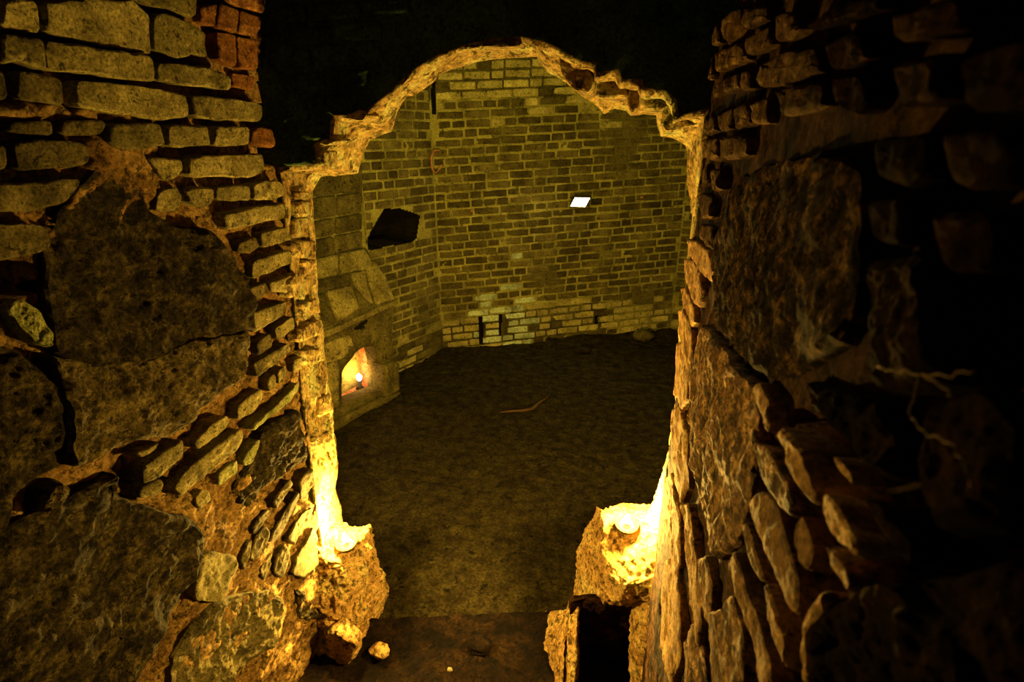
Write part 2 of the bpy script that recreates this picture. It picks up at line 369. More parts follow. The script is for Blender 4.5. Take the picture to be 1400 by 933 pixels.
bricks_L = [  # (outline, material, proud)
    ([(0, 0), (50, 0), (58, 45), (0, 38)], 'brick', .02), ([(56, 0), (180, 0), (208, 20), (208, 73), (190, 71), (135, 61), (60, 45)], 'brick', .022),
    ([(184, -12), (272, -8), (270, 18), (262, 25), (240, 15), (205, 8)], 'brick', .022),
    ([(212, 20), (235, 18), (260, 30), (275, 38), (282, 46), (280, 56), (284, 80), (265, 72), (258, 78), (243, 80), (220, 72), (211, 66)], 'brick', .022),
    ([(313, -20), (367, -20), (361, 19), (330, 9), (313, 4)], 'brick_red', .012),
    ([(275, 8), (299, 5), (296, 37), (280, 34), (275, 28)], 'brick_red', .004), ([(301, 5), (328, 13), (324, 46), (298, 38)], 'brick_red', .008),
    ([(330, 14), (360, 24), (358, 38), (352, 51), (326, 46)], 'brick_red', .01), ([(297, 43), (325, 48), (324, 92), (310, 88), (299, 85)], 'brick_red', .004),
    ([(326, 49), (353, 55), (353, 96), (325, 95)], 'brick_red', .008), ([(318, 100), (350, 105), (346, 124), (320, 120)], 'brick_red', .0),
    ([(0, 46), (62, 54), (64, 97), (45, 90), (25, 84), (0, 88)], 'brick', .03), ([(64, 55), (120, 62), (208, 77), (213, 95), (211, 113), (130, 103), (90, 97), (67, 97)], 'brick', .03),
    ([(219, 86), (235, 86), (290, 93), (316, 104), (315, 124), (240, 115), (219, 111)], 'brick', .028),
    ([(-10, 97), (5, 96), (12, 135), (-10, 140)], 'brick_dark', .01), ([(26, 99), (40, 98), (85, 107), (91, 144), (60, 141), (26, 135)], 'brick_dark', .01),
    ([(106, 114), (115, 110), (190, 117), (254, 128), (257, 161), (220, 164), (160, 157), (107, 147)], 'brick', .018),
    ([(263, 131), (275, 130), (340, 138), (360, 143), (361, 160), (357, 167), (310, 165), (263, 161)], 'brick', .018),
    ([(15, 166), (70, 165), (74, 172), (73, 186), (40, 184), (10, 180)], 'brick_dark', .006), ([(88, 165), (140, 164), (147, 169), (142, 184), (95, 186), (83, 180)], 'brick_dark', .006),
    ([(151, 172), (165, 169), (221, 169), (225, 199), (190, 206), (160, 202), (151, 195)], 'brick', .012),
    ([(232, 173), (250, 170), (285, 173), (289, 199), (250, 202), (232, 201)], 'brick', .016), ([(295, 173), (320, 173), (342, 173), (342, 197), (320, 200), (294, 200)], 'brick', .016),
    ([(347, 177), (360, 173), (373, 177), (377, 192), (373, 203), (344, 198)], 'brick_red', .012),
    ([(19, 193), (60, 191), (110, 193), (120, 200), (125, 215), (118, 228), (60, 232), (28, 234), (21, 210)], 'brick_dark', .01), ([(-10, 200), (10, 199), (11, 229), (-10, 237)], 'brick_dark', .005),
    ([(205, 216), (235, 216), (248, 219), (251, 233), (240, 244), (228, 249), (213, 228)], 'brick', .012), ([(258, 219), (275, 213), (360, 211), (364, 225), (361, 235), (340, 244), (290, 242), (254, 242)], 'brick', .018),
    ([(-10, 251), (60, 248), (114, 243), (107, 260), (88, 279), (50, 289), (-10, 290)], 'brick_dark', .012),
    ([(225, 259), (244, 256), (251, 270), (245, 287), (225, 291), (214, 287), (217, 270)], 'brick', .008), ([(254, 259), (270, 256), (290, 257), (291, 277), (280, 286), (263, 279)], 'brick', .014),
    ([(297, 257), (325, 253), (341, 253), (342, 274), (320, 276), (298, 274)], 'brick', .016), ([(348, 253), (365, 247), (386, 249), (390, 268), (375, 274), (348, 274)], 'brick', .018),
    ([(-10, 308), (40, 307), (65, 309), (71, 335), (60, 344), (40, 349), (-10, 359)], 'brick_dark', .012),
    ([(303, 293), (330, 287), (390, 278), (392, 299), (375, 301), (348, 307), (310, 316)], 'brick', .014),
    ([(328, 333), (350, 323), (356, 338), (340, 347), (325, 345)], 'brick_dark', .006), ([(358, 319), (393, 311), (399, 328), (375, 336), (361, 339)], 'brick', .012),
    ([(347, 359), (380, 346), (398, 343), (400, 359), (375, 371), (348, 382)], 'brick', .012), ([(343, 394), (365, 386), (369, 400), (345, 417)], 'brick_dark', .01), ([(371, 388), (400, 376), (400, 391), (395, 401), (372, 399)], 'brick', .012),
    ([(343, 429), (393, 412), (393, 430), (346, 456)], 'brick', .014), ([(351, 470), (370, 456), (373, 474), (353, 487)], 'brick_dark', .01), ([(378, 450), (403, 433), (405, 449), (380, 466)], 'brick', .014),
    ([(346, 498), (396, 469), (400, 480), (351, 517)], 'brick', .014), ([(367, 520), (378, 511), (379, 529), (368, 537)], 'brick', .008), ([(381, 508), (390, 501), (394, 517), (383, 527)], 'brick', .008),
    ([(402, 495), (414, 487), (413, 504), (402, 511)], 'brick', .008), ([(341, 583), (375, 560), (409, 523), (411, 530), (400, 548), (370, 572), (345, 590)], 'brick_green', .016),
    ([(325, 556), (340, 543), (358, 531), (360, 548), (345, 566), (325, 576)], 'brick', .014), ([(266, 606), (290, 581), (313, 568), (315, 580), (300, 596), (271, 616)], 'brick', .016),
    ([(238, 668), (260, 641), (300, 606), (331, 588), (334, 595), (327, 614), (290, 644), (246, 681)], 'brick', .018), ([(196, 640), (220, 623), (250, 601), (253, 620), (235, 639), (222, 651), (196, 664)], 'brick', .016),
    ([(193, 668), (222, 654), (223, 669), (215, 679), (191, 682)], 'brick', .012), ([(185, 620), (205, 612), (218, 603), (210, 617), (190, 627)], 'brick', .01),
    ([(333, 631), (349, 606), (358, 601), (355, 612), (345, 634), (336, 639)], 'brick_green', .012), ([(300, 650), (310, 640), (325, 629), (326, 645), (310, 659), (301, 666)], 'brick_green', .012),
    ([(266, 685), (278, 669), (288, 673), (289, 684), (273, 698)], 'brick', .01),
    ([(343, 762), (350, 735), (363, 719), (370, 728), (364, 752), (348, 770)], 'brick_dark', .01), ([(369, 742), (378, 720), (398, 688), (407, 672), (411, 678), (398, 706), (382, 738)], 'brick_dark', .012),
    ([(394, 738), (404, 716), (420, 698), (428, 694), (427, 708), (415, 725), (402, 745)], 'brick_dark', .012), ([(398, 785), (405, 765), (418, 742), (429, 720), (434, 745), (436, 772), (415, 792)], 'brick_dark', .012),
    ([(375, 785), (378, 762), (390, 746), (397, 755), (394, 776), (384, 792)], 'brick_dark', .01), ([(410, 660), (418, 648), (428, 640), (430, 662), (420, 680), (413, 685)], 'brick_dark', .008),
    ([(346, 728), (352, 712), (366, 696), (372, 700), (360, 718), (350, 732)], 'brick_dark', .008), ([(372, 690), (384, 672), (398, 656), (402, 662), (390, 680), (377, 697)], 'brick_dark', .008),
    ([(330, 765), (338, 742), (345, 738), (342, 760), (335, 782)], 'brick_dark', .008), ([(356, 782), (364, 762), (372, 756), (372, 775), (362, 795)], 'brick_dark', .008),
    ([(276, 761), (290, 756), (324, 761), (326, 775), (315, 800), (305, 824), (271, 821), (266, 805)], 'brick', .014),
]
for poly, mk, pr in bricks_L:
    slab('brick', poly, LP, M[mk], wall_left, proud=pr, rough=.0030, bevel=.004, n=64, rings=9, tilt=(R.uniform(-.05, .05), R.uniform(-.05, .05)))
stones_L = [
    ([(130, 235), (145, 228), (165, 240), (190, 245), (205, 262), (215, 290), (250, 310), (290, 315), (310, 345), (335, 375), (345, 410), (345, 452), (300, 462), (255, 474), (232, 484), (205, 498), (160, 502), (130, 505), (80, 485), (72, 400), (72, 345), (90, 300), (110, 270)], 'rock', .014, (0.04, -0.07)),  # upper part faces away; its shade put into a darker rock
    ([(78, 488), (130, 498), (160, 496), (212, 490), (232, 478), (255, 468), (344, 452), (346, 500), (330, 520), (300, 540), (270, 572), (235, 600), (175, 606), (150, 625), (120, 640), (104, 640), (105, 610), (96, 560), (86, 530)], 'rock_mid', .025, (0.0, 0.0)),
    ([(-20, 465), (0, 470), (30, 480), (55, 500), (75, 520), (90, 560), (95, 600), (92, 640), (60, 655), (30, 680), (18, 720), (-20, 765)], 'rock', .008, (0.05, -.05)),
    ([(15, 420), (35, 410), (60, 425), (75, 455), (72, 478), (50, 470), (25, 450)], 'brick_green', .004, (0, -.1)),
    ([(45, 700), (55, 672), (75, 655), (88, 662), (85, 685), (62, 700)], 'rock_mid', .008, (0, 0)),
    ([(165, 650), (170, 680), (200, 692), (270, 712), (285, 740), (270, 790), (255, 810), (210, 880), (185, 925), (180, 970), (-30, 980), (-30, 770), (0, 735), (50, 707), (110, 678)], 'rock', .02, (0.0, -.04)),  # falloff towards the left edge put into a darker rock
    ([(290, 835), (310, 820), (340, 811), (370, 808), (392, 820), (385, 860), (370, 890), (345, 905), (325, 925), (300, 960), (230, 960), (240, 900), (265, 860)], 'brick_dark', .016, (0, 0)),
    ([(360, 590), (385, 575), (412, 560), (419, 600), (424, 630), (400, 645), (385, 655), (360, 670), (345, 700), (331, 690), (326, 670), (340, 640)], 'rock', .012, (0, 0)),
    ([(405, 806), (418, 808), (430, 830), (437, 845), (420, 850), (405, 842)], 'rock', .004, (0, 0)),
]
for poly, mk, pr, tl in stones_L:
    slab('stone', poly, LP, M[mk], wall_left, proud=pr, rough=.011, bevel=.014, n=170, rings=44, tilt=tl, depth=.08, fs=6.0)

# ---------------------------------------------------------------- right wall (close beside the camera)
RP = Plane((0.147, 0, 1.8), (0, 1, 0), (-1, 0, 0))
R_HOLE = [[(1065, 560), (1140, 690), (1180, 770), (1240, 790), (1190, 700), (1100, 560)], [(1085, 790), (1130, 740), (1130, 800), (1100, 880), (1085, 940), (1075, 940)],
          [(985, 470), (1030, 520), (1062, 580), (1040, 540)], [(1024, 85), (1037, 85), (1037, 122), (1024, 126)], [(1046, 15), (1058, 12), (1056, 60), (1048, 60)], [(1118, 50), (1132, 45), (1128, 100), (1118, 100)]]
def rh(P):
    x, y = proj(P)
    h = -0.011 + 0.005 * fbm(P, 11, 4) + 0.003 * fbm(P, 50, 3)
    if any(inside(q, x, y) for q in R_HOLE): h -= .03
    if x > 1150: h -= min(.02, (x - 1150) * .0002)
    return h
_redge = [(-60, 1015), (10, 1000), (60, 976), (110, 963), (160, 962), (1000, 0)]
def rkeep(P):
    if P.y < 1.0: return True
    x, y = proj(P)
    for (a, xa), (b, xb) in zip(_redge, _redge[1:]):
        if a <= y < b: return b == 1000 or x > xa + (xb - xa) * (y - a) / (b - a)
    return y >= 160 or x > 1015
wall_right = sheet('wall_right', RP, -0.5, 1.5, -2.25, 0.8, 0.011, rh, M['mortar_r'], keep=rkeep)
tag(wall_right, 'right passage wall of dark bricks, granite blocks and rusty tilted slabs', 'wall', kind='structure')
bricks_R = [
    [(988, 25), (1000, 13), (1010, 13), (1011, 35), (1005, 50), (991, 61), (986, 54)], [(973, 36), (982, 31), (985, 60), (975, 64), (969, 55)], [(1013, 12), (1045, 5), (1046, 28), (1020, 41), (1013, 39)],
    [(1020, 50), (1046, 36), (1048, 60), (1035, 71), (1020, 77)], [(1057, 21), (1072, 16), (1088, 30), (1090, 45), (1080, 54), (1057, 59)], [(976, 73), (990, 66), (1012, 56), (1014, 70), (1022, 81), (1000, 92), (976, 99)],
    [(964, 81), (972, 79), (973, 98), (972, 109), (963, 111)], [(973, 118), (990, 106), (1010, 99), (1010, 121), (985, 131), (973, 135)], [(1012, 98), (1024, 93), (1024, 121), (1013, 125)],
    [(1038, 86), (1060, 73), (1114, 63), (1119, 99), (1080, 111), (1038, 121)], [(1131, 56), (1170, 42), (1180, 79), (1165, 89), (1129, 97)], [(1106, 30), (1150, 0), (1200, -10), (1195, 14), (1140, 34), (1106, 42)],
    [(962, 165), (976, 156), (980, 179), (965, 186)], [(981, 155), (998, 148), (999, 177), (983, 181)], [(1001, 147), (1024, 136), (1025, 171), (1003, 177)], [(1028, 140), (1045, 133), (1046, 169), (1028, 171)],
    [(957, 191), (979, 189), (982, 214), (975, 221), (957, 215)], [(985, 188), (1005, 183), (1020, 189), (1018, 214), (986, 221)], [(958, 232), (966, 224), (965, 250), (957, 257)], [(970, 231), (983, 233), (984, 259), (971, 261)],
    [(1131, 106), (1165, 101), (1178, 130), (1165, 159), (1140, 149), (1131, 130)], [(1190, 192), (1258, 182), (1262, 238), (1235, 260), (1192, 240)], [(1181, 272), (1232, 271), (1235, 310), (1229, 338), (1195, 334), (1182, 320)],
    [(1215, 20), (1300, -5), (1305, 40), (1220, 60)], [(1222, 82), (1280, 72), (1285, 138), (1218, 148)], [(1300, 82), (1400, 52), (1420, 150), (1310, 158)], [(1060, 122), (1105, 112), (1120, 118), (1115, 150), (1065, 160)],
    [(951, 268), (958, 263), (970, 270), (972, 299), (959, 301)], [(956, 306), (974, 311), (976, 344), (965, 339), (955, 325)], [(1290, 175), (1390, 165), (1390, 255), (1300, 262)], [(1275, 290), (1350, 285), (1345, 375), (1285, 372)],
]
for i, poly in enumerate(bricks_R):
    cx = sum(p[0] for p in poly) / len(poly)
    slab('brick', poly, RP, M['brick_rdark'] if cx < 1130 else M['rock_shaded'], wall_right, proud=.008 if cx < 1100 else .004, rough=.003, bevel=.006, n=36, rings=5, depth=.04)  # nearer bricks take the blackened colour in place of falloff
slabs_R = [
    ([(985, 290), (1010, 240), (1060, 220), (1120, 205), (1165, 230), (1172, 300), (1165, 400), (1150, 470), (1100, 500), (1050, 520), (1010, 490), (978, 440), (973, 380)], 'rock_rdark', .004, .008),
    ([(942, 505), (956, 442), (980, 470), (1010, 510), (1030, 540), (1035, 600), (1030, 650), (1020, 690), (1000, 745), (975, 765), (957, 700), (945, 640), (938, 560)], 'rock_right', .010, .008),
    ([(1027, 530), (1035, 520), (1050, 550), (1054, 575), (1050, 595), (1040, 570), (1030, 550)], 'slab_pale', .012, .003),
    ([(1062, 600), (1068, 580), (1085, 595), (1105, 620), (1118, 650), (1120, 670), (1110, 695), (1095, 665), (1080, 635)], 'slab_pale', .02, .005),
    ([(1137, 622), (1150, 630), (1165, 655), (1165, 666), (1148, 645)], 'slab_pale', .006, .003),
    ([(1120, 700), (1124, 670), (1140, 685), (1155, 715), (1175, 735), (1182, 755), (1170, 765), (1160, 750), (1140, 742), (1128, 725)], 'slab_pale', .026, .006),
    ([(1135, 742), (1165, 762), (1182, 800), (1172, 820), (1150, 782)], 'rock_right', .012, .005),
    ([(1022, 690), (1035, 670), (1060, 690), (1075, 740), (1090, 790), (1092, 830), (1080, 840), (1060, 790), (1040, 740)], 'slab', .014, .004),
    ([(1025, 600), (1045, 610), (1070, 650), (1085, 690), (1083, 712), (1060, 690), (1040, 660)], 'rock_right', .014, .004),
    ([(1083, 720), (1090, 700), (1100, 720), (1112, 755), (1100, 785), (1088, 770)], 'slab', .006, .004),
    ([(1013, 720), (1020, 712), (1035, 760), (1045, 795), (1040, 800), (1025, 770)], 'slab', .012, .003),
    ([(995, 770), (1005, 750), (1018, 800), (1035, 850), (1050, 900), (1055, 945), (1040, 950), (1025, 880), (1010, 830)], 'slab', .014, .004),
    ([(1045, 805), (1050, 795), (1060, 820), (1075, 860), (1080, 890), (1075, 920), (1062, 880), (1045, 830)], 'slab_pale', .014, .004),
    ([(980, 840), (1000, 810), (1015, 870), (1018, 900), (1010, 945), (990, 945)], 'rock_right', .008, .005),
    ([(966, 838), (978, 832), (985, 880), (988, 945), (972, 945)], 'slab', .012, .004),
    ([(1100, 930), (1105, 850), (1115, 812), (1130, 805), (1132, 815), (1122, 840), (1117, 870), (1108, 945)], 'slab_pale', .030, .006),
    ([(1112, 950), (1114, 870), (1135, 812), (1200, 790), (1280, 850), (1300, 960)], 'rock_shaded', .024, .010),
    ([(1180, 680), (1200, 690), (1235, 740), (1240, 770), (1225, 760), (1195, 715)], 'rock_shaded', .010, .005),
    ([(1180, 350), (1260, 345), (1300, 420), (1280, 520), (1200, 540), (1170, 470)], 'rock_shaded', .006, .008),
    ([(1100, 520), (1190, 545), (1230, 620), (1210, 660), (1150, 600), (1110, 560)], 'rock_shaded', .004, .008),
    ([(1235, 560), (1320, 520), (1380, 600), (1360, 720), (1280, 740), (1240, 650)], 'rock_shaded', .006, .008),
    ([(1250, 790), (1380, 760), (1430, 860), (1400, 950), (1310, 940)], 'rock_shaded', .008, .008),
    ([(938, 327), (950, 330), (970, 345), (977, 368), (972, 386), (955, 372), (941, 346)], 'slab_pale', .007, .003), ([(935, 354), (945, 356), (956, 372), (961, 398), (955, 422), (946, 412), (936, 380)], 'slab_pale', .007, .003),
    ([(930, 395), (936, 392), (946, 415), (950, 440), (944, 448), (935, 420)], 'slab_pale', .007, .003), ([(927, 425), (933, 423), (942, 440), (946, 470), (942, 500), (932, 480), (927, 450)], 'slab_pale', .007, .003),
    ([(926, 470), (934, 466), (941, 490), (940, 545), (930, 560), (922, 540)], 'slab_pale', .007, .004), ([(918, 560), (926, 555), (938, 590), (940, 660), (930, 690), (918, 640)], 'slab_pale', .007, .005),
    ([(909, 655), (918, 645), (929, 700), (931, 760), (922, 790), (910, 730)], 'slab_pale', .007, .006), ([(932, 690), (942, 690), (950, 760), (962, 840), (955, 890), (942, 820)], 'slab_pale', .007, .006),
    ([(908, 770), (920, 755), (930, 820), (932, 900), (915, 945), (902, 880)], 'slab_pale', .007, .006), ([(950, 765), (965, 760), (974, 800), (970, 860), (960, 840)], 'slab', .006, .004),
    ([(936, 880), (945, 850), (958, 890), (962, 945), (936, 945)], 'rock_right', .010, .005),
]
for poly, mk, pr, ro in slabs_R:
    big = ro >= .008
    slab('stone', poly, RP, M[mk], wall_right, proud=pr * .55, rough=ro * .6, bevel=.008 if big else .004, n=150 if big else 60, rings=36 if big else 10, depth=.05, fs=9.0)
# the foot of the same wall, below the frame: coursed rough blocks
v = -2.05
while v < -.55:
    hgt = R.uniform(.10, .17); u = -.1 + R.uniform(-.1, 0)
    while u < 1.42:
        L = R.uniform(.14, .32); u1 = min(u + L, 1.45)
        q = [(u + .012, v + .008), ((u + u1) / 2, v + R.uniform(.0, .012)), (u1 - .004, v + .012), (u1, v + hgt - .018), ((u + u1) / 2, v + hgt - R.uniform(.006, .02)), (u + .006, v + hgt - .012)]
        sees = [proj(RP.P(*k)) for k in q]
        if u1 - u > .08 and all(k[1] > 945 or k[0] < -9000 for k in sees):
            slab('stone', None, RP, M['rock_right'], wall_right, proud=.006, rough=.004, bevel=.006, n=48, rings=8, depth=.04, uvpoly=q)
        u = u1 + .012
    v += hgt
# roots creeping over the near stones
for path, r0 in [([(1200, 503), (1230, 506), (1262, 514), (1290, 528), (1305, 548)], .0006), ([(1258, 515), (1250, 545), (1243, 565), (1262, 590), (1300, 606), (1320, 640), (1330, 690)], .0006), ([(1262, 514), (1300, 512), (1345, 505)], .0005)]:
    pts = [RP.P(*RP.uv(x, y, .022), .022) for x, y in path]
    sm = []
    for a, b in zip(pts, pts[1:]):
        for k in range(5): sm.append(a.lerp(b, k / 5) + Vector((0, noise.noise(a * 40 + Vector((k, 0, 0))) * .002, noise.noise(a * 40 + Vector((0, k, 0))) * .002)))
    tube('root', sm, [r0 * (1 - .6 * i / len(sm)) for i in range(len(sm))], M['root'], wall_right)

# ---------------------------------------------------------------- broken wall with the ragged opening
YF, YB = 1.5, 1.78
pairs = [((455, 800), (490, 770)), ((440, 745), (470, 716)), ((433, 700), (466, 690)), ((429, 665), (458, 668)), ((427, 640), (463, 645)), ((422, 600), (459, 600)), ((417, 560), (455, 560)), ((412, 520), (450, 520)), ((410, 480), (443, 480)), ((407, 450), (441, 450)), ((405, 425), (437, 430)), ((402, 395), (435, 395)), ((398, 350), (432, 352)), ((395, 330), (433, 335)), ((392, 290), (429, 300)), ((388, 258), (428, 262)), ((384, 236), (438, 242)),
    ((410, 232), (462, 240)), ((432, 228), (490, 238)), ((433, 208), (497, 212)), ((455, 185), (506, 192)), ((460, 165), (520, 186)), ((500, 160), (535, 180)), ((512, 152), (541, 165)), ((527, 140), (543, 152)), ((537, 132), (556, 133)), ((560, 108), (575, 124)), ((580, 94), (592, 112)), ((600, 82), (600, 102)), ((640, 68), (632, 90)), ((680, 60), (690, 79)), ((712, 58), (736, 76)), ((740, 64), (741, 92)), ((765, 75), (748, 98)), ((785, 88), (772, 112)), ((792, 92), (790, 126)), ((812, 94), (812, 141)), ((813, 108), (826, 157)), ((842, 103), (840, 148)), ((847, 117), (857, 150)), ((873, 117), (862, 157)), ((876, 128), (880, 157)), ((905, 133), (897, 158)), ((919, 146), (899, 176)), ((921, 168), (903, 186)), ((940, 162), (925, 190)), ((962, 158), (938, 198)),
    ((960, 200), (940, 210)), ((956, 250), (940, 250)), ((951, 300), (946, 300)), ((945, 350), (940, 350)), ((940, 400), (936, 405)), ((935, 450), (930, 450)), ((930, 500), (926, 500)), ((925, 550), (921, 560)), ((918, 600), (914, 610)), ((910, 650), (903, 655)), ((903, 700), (895, 700)), ((896, 760), (888, 800)), ((886, 860), (880, 870)), ((880, 930), (872, 930))]
Fp = [onY(*a, YF) for a, b in pairs] + [Vector((.14, YF, -.55)), Vector((-.5, YF, -.55)), Vector((-1.17, YF, -.55)), Vector((-1.16, YF, -.1))]
Bp = [onY(*b, YB) for a, b in pairs] + [Vector((.14, YB, -.55)), Vector((-.5, YB, -.55)), Vector((-1.17, YB, -.55)), Vector((-1.17, YB, -.1))]
def resample2(A, B, step):
    oa, ob = [], []
    n = len(A)
    for i in range(n):
        a0, a1, b0, b1 = A[i], A[(i + 1) % n], B[i], B[(i + 1) % n]
        k = max(1, int(max((a1 - a0).length, (b1 - b0).length) / step))
        for j in range(k): oa.append(a0.lerp(a1, j / k)); ob.append(b0.lerp(b1, j / k))
    return oa, ob
FA, BA = resample2(Fp, Bp, .012)
nl = len(FA)
CEN = Vector((-.5, 0, .9))
def outer(p, Y):
    dx, dz = p.x - CEN.x, p.z - CEN.z
    t = 1e9
    if dx > 0: t = min(t, (0.9 - CEN.x) / dx)
    if dx < 0: t = min(t, (-1.75 - CEN.x) / dx)
    if dz > 0: t = min(t, (2.95 - CEN.z) / dz)
    if dz < 0: t = min(t, (-.8 - CEN.z) / dz)
    return Vector((CEN.x + dx * max(t, 1.02), Y, CEN.z + dz * max(t, 1.02)))
V, Fc = [], []
MR, FR = 16, 14
rowsW = []
for j in range(FR, 0, -1):           # front face from the outer edge inwards
    t = (j / FR) ** 1.6
    rw = []
    for i in range(nl):
        p = FA[i].lerp(outer(FA[i], YF), t)
        rw.append(p + Vector((0, .012 * fbm(p, 7, 3) * min(1, t * 6), 0)))
    rowsW.append(rw)
for j in range(MR + 1):              # the broken thickness of the wall
    t = j / MR
    rw = []
    for i in range(nl):
        p = FA[i].lerp(BA[i], t)
        rad = Vector((p.x - CEN.x, 0, p.z - CEN.z)).normalized()
        env = .25 + .75 * math.sin(math.pi * t) ** .6
        rw.append(p + rad * (env * (.020 * fbm(p, 9, 4) + .010 * fbm(p, 34, 3)) + .008 * math.sin(math.pi * t)) + Vector((0, .006 * fbm(p, 25, 2), 0)))
    rowsW.append(rw)
for j in range(1, FR + 1):
    t = (j / FR) ** 1.6
    rowsW.append([BA[i].lerp(outer(BA[i], YB), t) for i in range(nl)])
for rw in rowsW: V += rw
for r in range(len(rowsW) - 1):
    for i in range(nl):
        a, b = r * nl + i, r * nl + (i + 1) % nl
        Fc.append((a, b, b + nl, a + nl))
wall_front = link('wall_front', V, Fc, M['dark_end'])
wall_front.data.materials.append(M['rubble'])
mi = [0] * len(Fc)
for r in range(FR - 1, FR + MR + 1):
    for i in range(nl):
        mi[r * nl + i] = 1
wall_front.data.polygons.foreach_set('material_index', mi)
tag(wall_front, 'thick dark wall broken through by a ragged round-headed opening', 'wall', kind='structure')
EP = Plane((0, YF, 1.8), (1, 0, 0), (0, -1, 0))
blocks_E = [[(383, 137), (417, 132), (424, 163), (386, 170)], [(421, 131), (488, 126), (484, 153), (428, 160)], [(400, 173), (448, 167), (452, 190), (402, 196)], [(384, 204), (428, 199), (430, 224), (387, 228)], [(385, 104), (440, 98), (445, 124), (386, 130)],
            [(446, 97), (505, 92), (500, 120), (450, 123)], [(385, 70), (420, 66), (424, 92), (386, 98)], [(426, 65), (480, 60), (482, 88), (430, 92)], [(385, 40), (450, 34), (452, 58), (386, 64)], [(456, 33), (520, 28), (522, 52), (458, 56)],
            [(385, 8), (415, 6), (418, 30), (386, 33)], [(420, 5), (490, 0), (492, 24), (422, 29)], [(498, 0), (570, -6), (572, 18), (500, 22)]]
for poly in blocks_E: slab('block', poly, EP, M['dark_end'], wall_front, proud=.008, rough=.003, n=32, rings=4, bevel=.006, depth=.03)
# splinters and loose brick ends on the ragged edge
for poly, pr in [([(448, 156), (476, 157), (492, 148), (503, 158), (495, 166), (470, 162)], .02), ([(450, 165), (457, 164), (456, 191), (450, 191)], .012), ([(434, 197), (440, 191), (458, 189), (462, 194), (448, 199)], .02),
                 ([(432, 208), (445, 206), (446, 226), (430, 228)], .004), ([(655, 64), (700, 57), (712, 56), (714, 62), (680, 65)], .003)]:
    slab('broken_brick', poly, EP, M['rubble'], wall_front, proud=pr, rough=.003, n=30, rings=4, bevel=.005, depth=.06)
# brick ends bedded in the left reveal
JP = Plane((-1.06, YF, 1.8), Vector((-.075, .28, 0)), Vector((.28, .075, -.016)))
for poly in [[(404, 277), (428, 275), (429, 296), (406, 298)], [(404, 299), (428, 298), (428, 323), (403, 326)], [(401, 331), (431, 328), (432, 345), (425, 354), (404, 352)], [(417, 357), (433, 355), (434, 372), (420, 376)], [(397, 388), (408, 372), (412, 395), (402, 408)],
             [(412, 416), (436, 408), (438, 428), (416, 440)], [(409, 452), (441, 436), (443, 452), (441, 458), (412, 469)], [(406, 262), (424, 262), (424, 272), (407, 273)], [(415, 480), (440, 476), (444, 494), (420, 500)], [(440, 545), (453, 540), (452, 565), (440, 570)], [(430, 600), (455, 590), (458, 615), (436, 622)]]:
    slab('brick', poly, JP, M['rubble'], wall_front, proud=.012, rough=.004, n=34, rings=5, bevel=.008, depth=.03)
# brick ends hanging in the right haunch of the arch
AP = Plane((0, 1.56, 1.8), (1, 0, 0), (0, -1, 0))
for poly, dp in [([(762, 78), (788, 90), (806, 96), (812, 110), (806, 128), (785, 124), (770, 105)], .2), ([(815, 108), (841, 104), (845, 117), (858, 120), (858, 135), (815, 134)], .2), ([(861, 117), (873, 119), (874, 146), (862, 156), (857, 140)], .2),
                 ([(877, 132), (905, 135), (917, 147), (900, 152), (880, 150)], .2), ([(905, 166), (940, 162), (958, 160), (956, 170), (930, 176), (908, 180)], .2)]:
    slab('brick', poly, AP, M['rubble'], wall_front, proud=.012, rough=.004, n=34, rings=5, bevel=.008, depth=dp)

# ---------------------------------------------------------------- passage vault and threshold
CP = Plane((-.45, 0, 2.75), (1, 0, 0), (0, 0, -1))
CP.V = Vector((0, 1, 0))
ceiling = sheet('ceiling', CP, -.9, .9, -.6, 1.52, .06, lambda P: .03 * fbm(P, 4, 3), M['rock_shaded'])
tag(ceiling, 'dark rough roof of the passage', 'ceiling', kind='structure')
V, Fc = [], []
NX, NY = 90, 80
for j in range(NY + 12):
    for i in range(NX + 1):
        x = -1.35 + 1.65 * i / NX
        ye = 1.65 + (x + 1.01) * .306 + .012 * noise.noise(Vector((x * 9, 0, 0)))
        if j <= NY:
            t = j / NY; y = .2 + (ye - .2) * t
            z = -.30 + .022 * fbm(Vector((x, y, 0)), 5, 4) + .008 * fbm(Vector((x, y, 5)), 26, 3)
            # earth heaps up against the piers
            z += .03 * max(0, (x + .18) / .3) if x > -.18 else 0
            z += .05 * max(0, (-.95 - x) / .3)
        else:
            k = (j - NY) / 11; y = ye + .01 + .03 * k; z = -.31 - .2 * k
        V.append((x, y, z))
for j in range(NY + 11):
    for i in range(NX):
        a = j * (NX + 1) + i; Fc.append((a, a + 1, a + NX + 2, a + NX + 1))
floor_p = link('floor_passage', V, Fc, M['earth'])
tag(floor_p, 'reddish earth threshold under the opening', 'floor', kind='structure')

